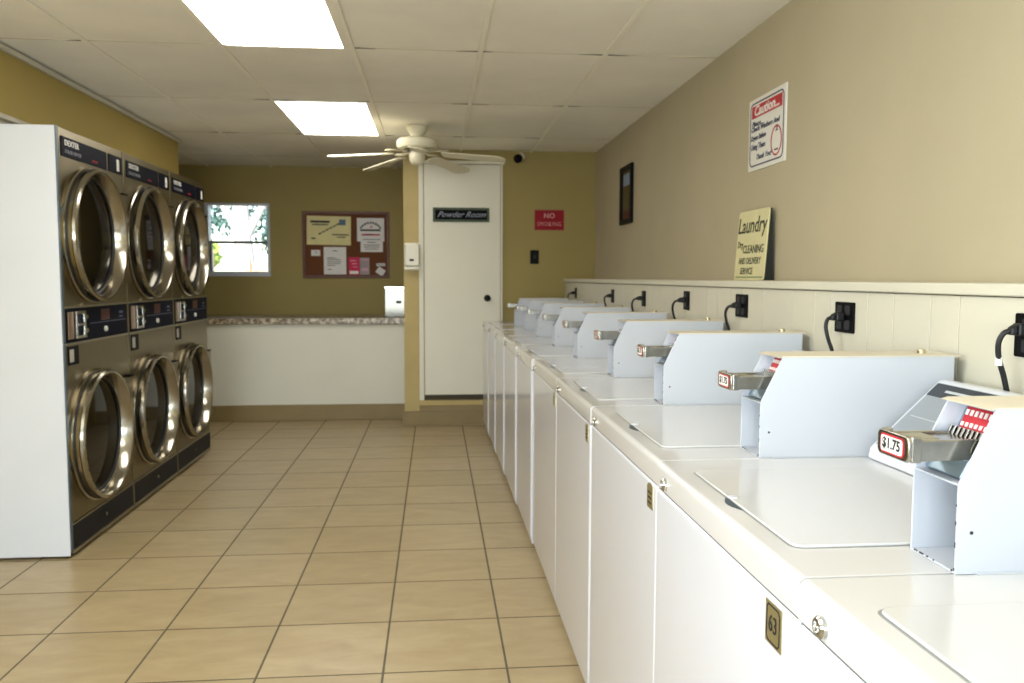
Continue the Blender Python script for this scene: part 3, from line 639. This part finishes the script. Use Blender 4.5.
# ------------------------------------------------------------------ outlets and cords on the panelling
outs = [(1.485, 1.183, 0.075, 0.085), (2.205, 1.184, 0.105, 0.085), (2.985, 1.190, 0.115, 0.085), (3.665, 1.191, 0.078, 0.085), (4.44, 1.180, 0.075, 0.085), (5.24, 1.176, 0.075, 0.085), (6.64, 1.169, 0.075, 0.085)]
ol = ['cut by the right edge of the photo', 'second one from the right edge', 'directly below the cream laundry sign', 'fourth from the right', 'fifth from the right', 'sixth from the right', 'farthest, next to the back wall corner']
for k, ((y, z, w_, h_), lb) in enumerate(zip(outs, ol)):
    t = thing('wall_outlet', 'black outlet plate on the cream panelling, ' + lb, 'outlet', (XW, y, z), 'black outlets over the washers')
    b = BM(); prism(b, rrect(-w_ / 2, w_ / 2, -h_ / 2, h_ / 2, 0.004), 'x', -0.006, 0.0); pt = obj('cover_plate', b, blackp, t, 0.0015)
    b = BM()
    for s in (-1, 1): 
        for q in ((-0.022, 0.022) if w_ > 0.1 else (0,)): prism(b, rrect(q - 0.014, q + 0.014, s * 0.02 - 0.013, s * 0.02 + 0.013, 0.006), 'x', -0.0085, -0.006)
    obj('receptacle', b, mat('receptacle_black', '#1A1A1E', 0.5), pt)
    c = thing('power_cord', 'black cord plugged into the outlet ' + lb, 'power cord', (XW, y, z), 'black power cords over the washers')
    pz = 0.002 if k else 0.012
    b = BM(); box(b, -0.032, -0.0088, -0.012, 0.012, pz - 0.012, pz + 0.012); prism(b, [(-0.046, pz - 0.010), (-0.032, pz - 0.011), (-0.032, pz + 0.011), (-0.044, pz + 0.004)], 'y', -0.009, 0.009); obj('plug', b, blackrub, c, 0.004)
    dy = [0.012, -0.01, 0.02, 0.04, 0.05, -0.035, 0.06][k]; sx_ = [-0.055, -0.02, -0.03, -0.03, -0.03, -0.03, -0.02][k]
    b = BM(); tube(b, spline([(-0.042, 0, pz - 0.002), (-0.054, dy * 0.25, pz - 0.008), (-0.060, dy * 0.6, pz - 0.028), (-0.054, dy * 0.9, pz - 0.060), (-0.040, dy, pz - 0.10), (-0.022, dy, -0.17), (-0.016, dy * 0.9, -0.30)]), 0.0052, 10); obj('cord', b, blackrub, c)
    if k < 2:
        b = BM(); lathe(b, [(0.0068, 0), (0.0068, 0.016)], 'z', (-0.036 if k else -0.054, dy, -0.115 if k else -0.058), 12); obj('cord_tag', b, whitep, c)

# ------------------------------------------------------------------ signs on the right wall
t = thing('wall_sign', 'white caution sign with red heading and blue border high on the right wall', 'sign', (XR, 3.437, 1.917))
b = BM(); box(b, -0.006, 0, -0.195, 0.195, -0.155, 0.153); sp = obj('sign_panel', b, mat('sign_white', '#E2E0D6', 0.4), t, 0.001)
def rring(bm, o, rad, wd, x0, x1):
    a = rrect(*o, rad, 6); i = rrect(o[0] + wd, o[1] - wd, o[2] + wd, o[3] - wd, max(rad - wd, 0.002), 6); n = len(a)
    va = [bm.verts.new((x0, p[0], p[1])) for p in a]; vi = [bm.verts.new((x0, p[0], p[1])) for p in i]
    fs = [bm.faces.new((va[k], va[(k + 1) % n], vi[(k + 1) % n], vi[k])) for k in range(n)]
    bmesh.ops.recalc_face_normals(bm, faces=fs); e = bmesh.ops.extrude_face_region(bm, geom=fs)
    bmesh.ops.translate(bm, verts=[v for v in e['geom'] if isinstance(v, bmesh.types.BMVert)], vec=(x1 - x0, 0, 0))
b = BM(); rring(b, (-0.178, 0.178, -0.138, 0.136), 0.03, 0.006, -0.0062, -0.0072); obj('blue_border', b, bluink, sp, smooth=0)
b = BM(); box(b, -0.0072, -0.006, -0.160, 0.160, 0.070, 0.122); obj('red_band', b, redm, sp, smooth=0)
text('heading', 'Caution...', 0.060, whitep, sp, (-0.0076, 0.0, 0.096), FX, shear=0.25, offset=0.0012, sx=1.15)
text('message', 'Please...', 0.032, bluink, sp, (-0.0068, 0.155, 0.044), FX, align='LEFT', shear=0.2, sx=1.2, offset=0.0004)
text('message', 'Check Washers And', 0.031, bluink, sp, (-0.0068, 0.165, 0.022), FX, align='LEFT', shear=0.2, sx=1.15, offset=0.0006)
text('message', 'Dryers Before', 0.031, bluink, sp, (-0.0068, 0.165, -0.016), FX, align='LEFT', shear=0.2, sx=0.9, offset=0.0006)
text('message', 'Using Them', 0.034, bluink, sp, (-0.0068, 0.165, -0.055), FX, align='LEFT', shear=0.2, sx=0.95, offset=0.0006)
text('message', 'Thank You!', 0.032, bluink, sp, (-0.0068, 0.105, -0.102), FX, align='LEFT', shear=0.3, sx=1.1, offset=0.0003)
b = BM()
n = 40; va = []
for k in range(n):
    a = 2 * PI * k / n; va.append([b.verts.new((x_, -0.108 + rr_[0] * math.cos(a), -0.060 + rr_[1] * math.sin(a))) for x_ in (-0.0062, -0.0074) for rr_ in ((0.055, 0.062), (0.048, 0.055))])
for k in range(n):
    p, q = va[k], va[(k + 1) % n]
    for i, j in ((0, 1), (2, 3), (0, 2), (1, 3)): b.faces.new((p[i], q[i], q[j], p[j]))
bmesh.ops.recalc_face_normals(b, faces=b.faces); obj('red_oval', b, redm, sp, smooth=0)
b = BM(); box(b, -0.0074, -0.006, -0.128, -0.090, -0.100, -0.094); box(b, -0.0074, -0.006, -0.122, -0.098, -0.022, -0.018); box(b, -0.0074, -0.006, -0.116, -0.108, -0.018, 0.004); obj('oval_marks', b, bluink, sp, smooth=0)

# laundry sign standing on the ledge, leaning against the wall
t = thing('laundry_sign', 'cream wooden laundry sign with dark lettering leaning on the wall ledge', 'sign', (1.345, 3.480, 1.2835))
lean = math.atan2(0.022, 0.30)
def L2(v): return Vector(v)
SH, SW = 0.302, 0.335
b = BM(); prism(b, rrect(-SW / 2, SW / 2, 0.0, SH, 0.015), 'x', 0.0, 0.006); bd = obj('sign_board', b, signcream, t, 0.001)
b = BM(); prism(b, [(0.0062, 0.0), (0.046, 0.0), (0.014, SH - 0.004), (0.0062, SH - 0.004)], 'y', -SW / 2 + 0.004, SW / 2 - 0.004); obj('backing_shadow_wedge', b, darkgreen, t, 0.001)  # backing tapered and darkened to stand in for the shadow behind the leaning board
dk_ = mat('sign_lettering_dark', '#2C3020', 0.7)
text('lettering', 'Laundry', 0.096, dk_, bd, (-0.0006, 0.005, 0.235), FX, shear=0.1, offset=0.0008, sx=1.02)
text('lettering', 'Dry', 0.040, dk_, bd, (-0.0006, 0.120, 0.155), FX, offset=0.0006)
text('lettering', 'CLEANING', 0.050, dk_, bd, (-0.0006, -0.030, 0.132), FX, offset=0.0004, sx=0.95)
text('lettering', 'AND DELIVERY', 0.040, dk_, bd, (-0.0006, 0.0, 0.082), FX, offset=0.0004, sx=0.92)
text('lettering', 'SERVICE', 0.040, dk_, bd, (-0.0006, 0.025, 0.038), FX, offset=0.0003)
b = BM(); box(b, -0.0006, 0.0, -SW / 2 + 0.01, SW / 2 - 0.02, 0.010, 0.016); obj('underline', b, mat('sign_green_line', '#7E8F66', 0.7), bd, smooth=0)
t.rotation_euler = (0, lean, 0)

# narrow black frame further along the wall
t = thing('picture_frame', 'narrow black framed notice on the right wall near the far corner', 'picture frame', (XR, 5.99, 1.90))
b = BM(); frame(b, 'x', -0.022, 0, (-0.18, 0.18, -0.215, 0.205), (-0.145, 0.145, -0.18, 0.17)); obj('frame', b, blackp, t, 0.002)
b = BM(); box(b, -0.012, -0.002, -0.145, 0.145, -0.18, 0.17); obj('backing', b, mat('frame_backing', '#1C1612', 0.15), t, smooth=0)
b = BM(); box(b, -0.0128, -0.012, -0.10, 0.09, 0.06, 0.145); obj('notice', b, mat('notice_blue_grey', '#7E8CA0', 0.6), t, smooth=0)

# ------------------------------------------------------------------ things on the back walls
t = thing('no_smoking_sign', 'red no smoking sign on the back wall right of the door', 'sign', (0.994, YB, 1.793))
b = BM(); box(b, -0.130, 0.130, -0.005, 0, -0.088, 0.088); sp = obj('sign_panel', b, mat('sign_red', '#8E1420', 0.6, spec=0.2), t, 0.001)
lp = mat('sign_pink_print', '#D9A09A', 0.6)
text('lettering', 'NO', 0.062, lp, sp, (0, -0.0056, 0.035), FY, offset=0.0004)
text('lettering', 'SMOKING', 0.05, lp, sp, (0, -0.0056, -0.035), FY, sx=0.88, spacing=1.12, offset=-0.0006)
b = BM(); frame(b, 'y', -0.0065, -0.005, (-0.130, 0.130, -0.088, 0.088), (-0.124, 0.124, -0.082, 0.082)); obj('sign_edge', b, mat('sign_edge_red', '#8B1722', 0.4), sp, smooth=0)

t = thing('light_switch', 'black light switch plate on the back wall below the red sign', 'light switch', (0.866, YB, 1.472))
b = BM(); box(b, -0.038, 0.038, -0.006, 0, -0.060, 0.060); obj('switch_plate', b, blackp, t, 0.002)
b = BM(); box(b, -0.006, 0.006, -0.016, -0.006, -0.012, 0.012); obj('toggle', b, blackrub, t, 0.001)

t = thing('door_sign', 'dark room sign in a green frame on the white door', 'sign', (0.226, 7.203, 1.831))
b = BM(); frame(b, 'y', -0.014, 0, (-0.243, 0.243, -0.062, 0.060), (-0.222, 0.222, -0.042, 0.040)); obj('frame', b, greenframe, t, 0.002)
b = BM(); box(b, -0.222, 0.222, -0.008, 0, -0.042, 0.040); sp = obj('sign_panel', b, mat('sign_black', '#070708', 0.6, spec=0.1), t, smooth=0)
text('lettering', 'Powder Room', 0.070, mat('sign_silver_print', '#8C92A0', 0.5), sp, (0.0, -0.0086, 0.0), FY, shear=0.5, sx=1.0, spacing=1.0)

t = thing('soap_dispenser', 'white soap dispenser mounted on the yellow post by the door', 'soap dispenser', (-0.195, YB - 0.01, 1.47))
b = BM(); prism(b, rrect(-0.068, 0.068, -0.118, 0.118, 0.022), 'y', -0.035, 0); obj('back_plate', b, frost, t, 0.006)
b = BM(); prism(b, rrect(-0.062, 0.062, -0.085, 0.112, 0.025), 'y', -0.090, -0.035); cv = obj('cover', b, frost, t, 0.016, seg=4)
b = BM(); prism(b, rrect(-0.022, 0.016, -0.040, -0.022, 0.006), 'y', -0.093, -0.088); obj('sight_window', b, inkm, cv, 0.001)
b = BM(); box(b, -0.05, 0.05, -0.080, -0.035, -0.112, -0.088); obj('push_bar', b, frost, t, 0.006)

t = thing('security_camera', 'small black and white security camera on the back wall under the ceiling', 'security camera', (0.745, YB, 2.335))
b = BM(); lathe(b, [(0.032, 0), (0.032, -0.012), (0.001, -0.014)], 'y', (0.0, 0, 0), 20); obj('mount_plate', b, frost, t)
b = BM(); tube(b, [(0, -0.01, 0), (-0.005, -0.05, -0.01), (-0.02, -0.085, -0.02)], 0.009); obj('bracket', b, frost, t)
b = BM(); lathe(b, [(0.030, 0.0), (0.033, -0.01), (0.033, -0.075), (0.028, -0.085), (0.001, -0.085)], 'y', (0, 0, 0), 24)
bmesh.ops.transform(b, matrix=Matrix.Translation((0.0, -0.085, -0.015)) @ Matrix.Rotation(math.radians(-28), 4, 'Z') @ Matrix.Rotation(math.radians(15), 4, 'X'), verts=b.verts); obj('housing', b, frost, t)
b = BM(); lathe(b, [(0.034, -0.072), (0.036, -0.078), (0.036, -0.108), (0.030, -0.112), (0.001, -0.104)], 'y', (0, 0, 0), 24)
bmesh.ops.transform(b, matrix=Matrix.Translation((0.0, -0.085, -0.015)) @ Matrix.Rotation(math.radians(-28), 4, 'Z') @ Matrix.Rotation(math.radians(15), 4, 'X'), verts=b.verts); obj('lens_hood', b, blackp, t)

# cork notice board and the papers pinned to it
t = thing('notice_board', 'cork notice board in a dark wood frame on the wall behind the counter', 'notice board', (-0.884, YBL, 1.614))
b = BM(); frame(b, 'y', -0.022, 0, (-0.428, 0.428, -0.330, 0.330), (-0.400, 0.400, -0.302, 0.302)); obj('frame', b, woodframe, t, 0.003)
b = BM(); box(b, -0.400, 0.400, -0.012, 0, -0.302, 0.302); obj('cork_panel', b, cork, t, smooth=0)
PY = YBL - 0.0125
def sheet(name, x0, x1, z0, z1, m, label, cat, lines, ang=0, col=None, dy=0.0, grp='papers pinned to the cork board'):
    cx, cz = (x0 + x1) / 2, (z0 + z1) / 2; t = thing(name, label, cat, (cx, PY - dy, cz), grp)
    b = BM(); box(b, x0 - cx, x1 - cx, -0.0012, 0, z0 - cz, z1 - cz); s = obj('sheet', b, m, t, smooth=0)
    b = BM()
    for (a0, a1, zz, hh) in lines: box(b, x0 - cx + a0 * (x1 - x0), x0 - cx + a1 * (x1 - x0), -0.0020, -0.0012, z0 - cz + zz * (z1 - z0) - hh / 2, z0 - cz + zz * (z1 - z0) + hh / 2)
    if lines: obj('print', b, col or mat('print_grey', '#5B5A58', 0.7), s, smooth=0)
    t.rotation_euler = (0, ang, 0); return s
s = sheet('certificate', -1.268, -0.835, 1.612, 1.898, cream_paper, 'large cream certificate at the top left of the cork board', 'paper', [(0.08, 0.52, 0.80, 0.022), (0.12, 0.48, 0.70, 0.012), (0.58, 0.95, 0.36, 0.012), (0.68, 0.88, 0.28, 0.010), (0.10, 0.20, 0.22, 0.014)], 0.015, inkm)
b = BM()
for k in range(6): 
    a = -0.10 + k * 0.035; prism(b, [(a, -0.045 + k * 0.019), (a + 0.026, -0.033 + k * 0.019), (a + 0.024, -0.018 + k * 0.019), (a - 0.002, -0.030 + k * 0.019)], 'y', -0.002, -0.0012)
obj('slanted_print', b, inkm, s, smooth=0)
b = BM(); box(b, 0.10, 0.165, -0.002, -0.0012, 0.055, 0.112); obj('stamp', b, mat('stamp_blue', '#5A6E86', 0.7), s, smooth=0)
s = sheet('poster', -0.775, -0.505, 1.650, 1.882, paper, 'white poster with red and black heading at the top right of the cork board', 'paper', [(0.12, 0.86, 0.48, 0.018), (0.30, 0.6, 0.30, 0.010)], 0, inkm)
b = BM()
n = 9
for k in range(n):
    a = math.radians(145 - 110 * k / (n - 1)); x_, z_ = 0.115 * math.cos(a), -0.045 + 0.115 * math.sin(a); box(b, x_ - 0.009, x_ + 0.009, -0.002, -0.0012, z_ - 0.011, z_ + 0.011)
obj('arched_heading', b, inkm, s, smooth=0)
b = BM(); box(b, -0.09, 0.09, -0.002, -0.0012, -0.058, -0.042); prism(b, [(-0.01, 0.022), (0.014, 0.022), (0.018, 0.042), (0.0, 0.034)], 'y', -0.002, -0.0012); obj('red_print', b, redm, s, smooth=0)
sheet('notice_slip', -0.740, -0.520, 1.545, 1.700, paper, 'white slip of small print overlapping the bottom of the poster', 'paper', [(0.1, 0.9, 0.80, 0.008), (0.3, 0.7, 0.62, 0.008), (0.15, 0.85, 0.45, 0.007), (0.15, 0.85, 0.32, 0.007), (0.2, 0.8, 0.18, 0.007)], 0, dy=0.0025)
sheet('letter', -1.105, -0.885, 1.320, 1.592, paper, 'white typed letter in the lower middle of the cork board', 'paper', [(0.40, 0.62, 0.86, 0.008), (0.15, 0.55, 0.60, 0.008), (0.15, 0.75, 0.54, 0.007), (0.15, 0.78, 0.47, 0.007), (0.15, 0.75, 0.40, 0.007), (0.15, 0.5, 0.33, 0.007), (0.15, 0.35, 0.18, 0.007)])
sheet('business_card', -1.228, -1.140, 1.503, 1.562, paper, 'small white card left of the typed letter on the cork board', 'card', [(0.4, 0.7, 0.6, 0.006)])
s = sheet('flyer', -0.862, -0.755, 1.315, 1.492, pink, 'bright pink flyer at the bottom of the cork board', 'flyer', [(0.1, 0.9, 0.14, 0.030)], 0, whitep)
b = BM(); box(b, -0.035, 0.02, -0.002, -0.0012, 0.05, 0.058); box(b, -0.02, 0.03, -0.002, -0.0012, 0.02, 0.028); box(b, -0.01, 0.035, -0.002, -0.0012, -0.01, -0.004); obj('pale_print', b, mat('pink_print', '#E39AAE', 0.6), s, smooth=0)
sheet('flyer', -0.750, -0.655, 1.318, 1.488, greyp, 'grey flyer right beside the pink one on the cork board', 'flyer', [(0.1, 0.9, 0.88, 0.014), (0.15, 0.85, 0.3, 0.03)], 0, mat('grey_flyer_print', '#C79AA6', 0.7))
sheet('price_tag', -0.585, -0.500, 1.405, 1.432, paper, 'narrow paper strip at the lower right of the cork board', 'paper', [(0.1, 0.9, 0.5, 0.006)], -0.05)
sheet('folded_note', -0.585, -0.505, 1.318, 1.385, paper, 'small tilted white note in the lower right corner of the cork board', 'paper', [], 0.6)

# mirror-finish box on the counter by the post
t = thing('metal_box', 'shiny mirror-finish metal box standing on the counter beside the post', 'metal box', (-0.372, 7.75, 0.926))
b = BM(); box(b, -0.092, 0.092, 0, 0.12, 0.0, 0.278); obj('body', b, mat('mirror_steel', '#504F49', 0.08, 1.0), t, 0.004)
b = BM(); box(b, -0.094, 0.094, -0.003, 0.122, 0.262, 0.281); obj('cap', b, chrome, t, 0.003)
b = BM(); box(b, 0.01, 0.06, -0.006, 0.0, 0.125, 0.150); obj('slot', b, inkm, t, 0.002)

# ------------------------------------------------------------------ ceiling fan
t = thing('ceiling_fan', 'off-white five-blade ceiling fan hanging near the far light panel', 'ceiling fan', (-0.125, 6.10, ZC))
b = BM(); lathe(b, [(0.001, 0.0), (0.078, 0.0), (0.080, -0.012), (0.066, -0.040), (0.050, -0.062), (0.046, -0.085), (0.001, -0.085)], 'z', (0, 0, 0), 36); obj('canopy', b, fanwhite, t)
b = BM(); lathe(b, [(0.001, -0.080), (0.075, -0.082), (0.128, -0.090), (0.146, -0.105), (0.147, -0.140), (0.136, -0.158), (0.10, -0.166), (0.001, -0.168)], 'z', (0, 0, 0), 48); mo = obj('motor_housing', b, fanwhite, t)
b = BM(); lathe(b, [(0.095, -0.166), (0.098, -0.172), (0.085, -0.178), (0.001, -0.178)], 'z', (0, 0, 0), 36); obj('flywheel', b, mat('fan_shadow_metal', '#6E6750', 0.5), mo)
b = BM(); lathe(b, [(0.001, -0.176), (0.052, -0.178), (0.058, -0.195), (0.056, -0.235), (0.046, -0.262), (0.028, -0.275), (0.001, -0.278)], 'z', (0, 0, 0), 32); obj('switch_housing', b, fanwhite, t)
for k in range(5):
    a = math.radians(-16 + 72 * k); Rm = Matrix.Rotation(a, 4, 'Z')
    b = BM(); prism(b, [(0.08, -0.02), (0.14, -0.012), (0.18, -0.038), (0.235, -0.03), (0.235, 0.03), (0.18, 0.038), (0.14, 0.012), (0.08, 0.02)], 'z', -0.184, -0.180)
    bmesh.ops.transform(b, matrix=Rm, verts=b.verts); ir = obj('blade_iron', b, fanwhite, t, 0.001)
    b = BM(); pts = [(0.20, -0.052), (0.60, -0.068)] + [(0.60 + 0.055 * math.cos(q), 0.068 * math.sin(q)) for q in (-1.2, -0.8, -0.4, 0, 0.4, 0.8, 1.2)] + [(0.60, 0.068), (0.20, 0.052), (0.185, 0.03), (0.185, -0.03)]
    prism(b, pts, 'z', -0.004, 0.003)
    bmesh.ops.transform(b, matrix=Rm @ Matrix.Translation((0, 0, -0.186)) @ Matrix.Rotation(math.radians(6), 4, 'Y') @ Matrix.Rotation(math.radians(-10), 4, 'X'), verts=b.verts); obj('blade', b, fanwhite, t, 0.0015)
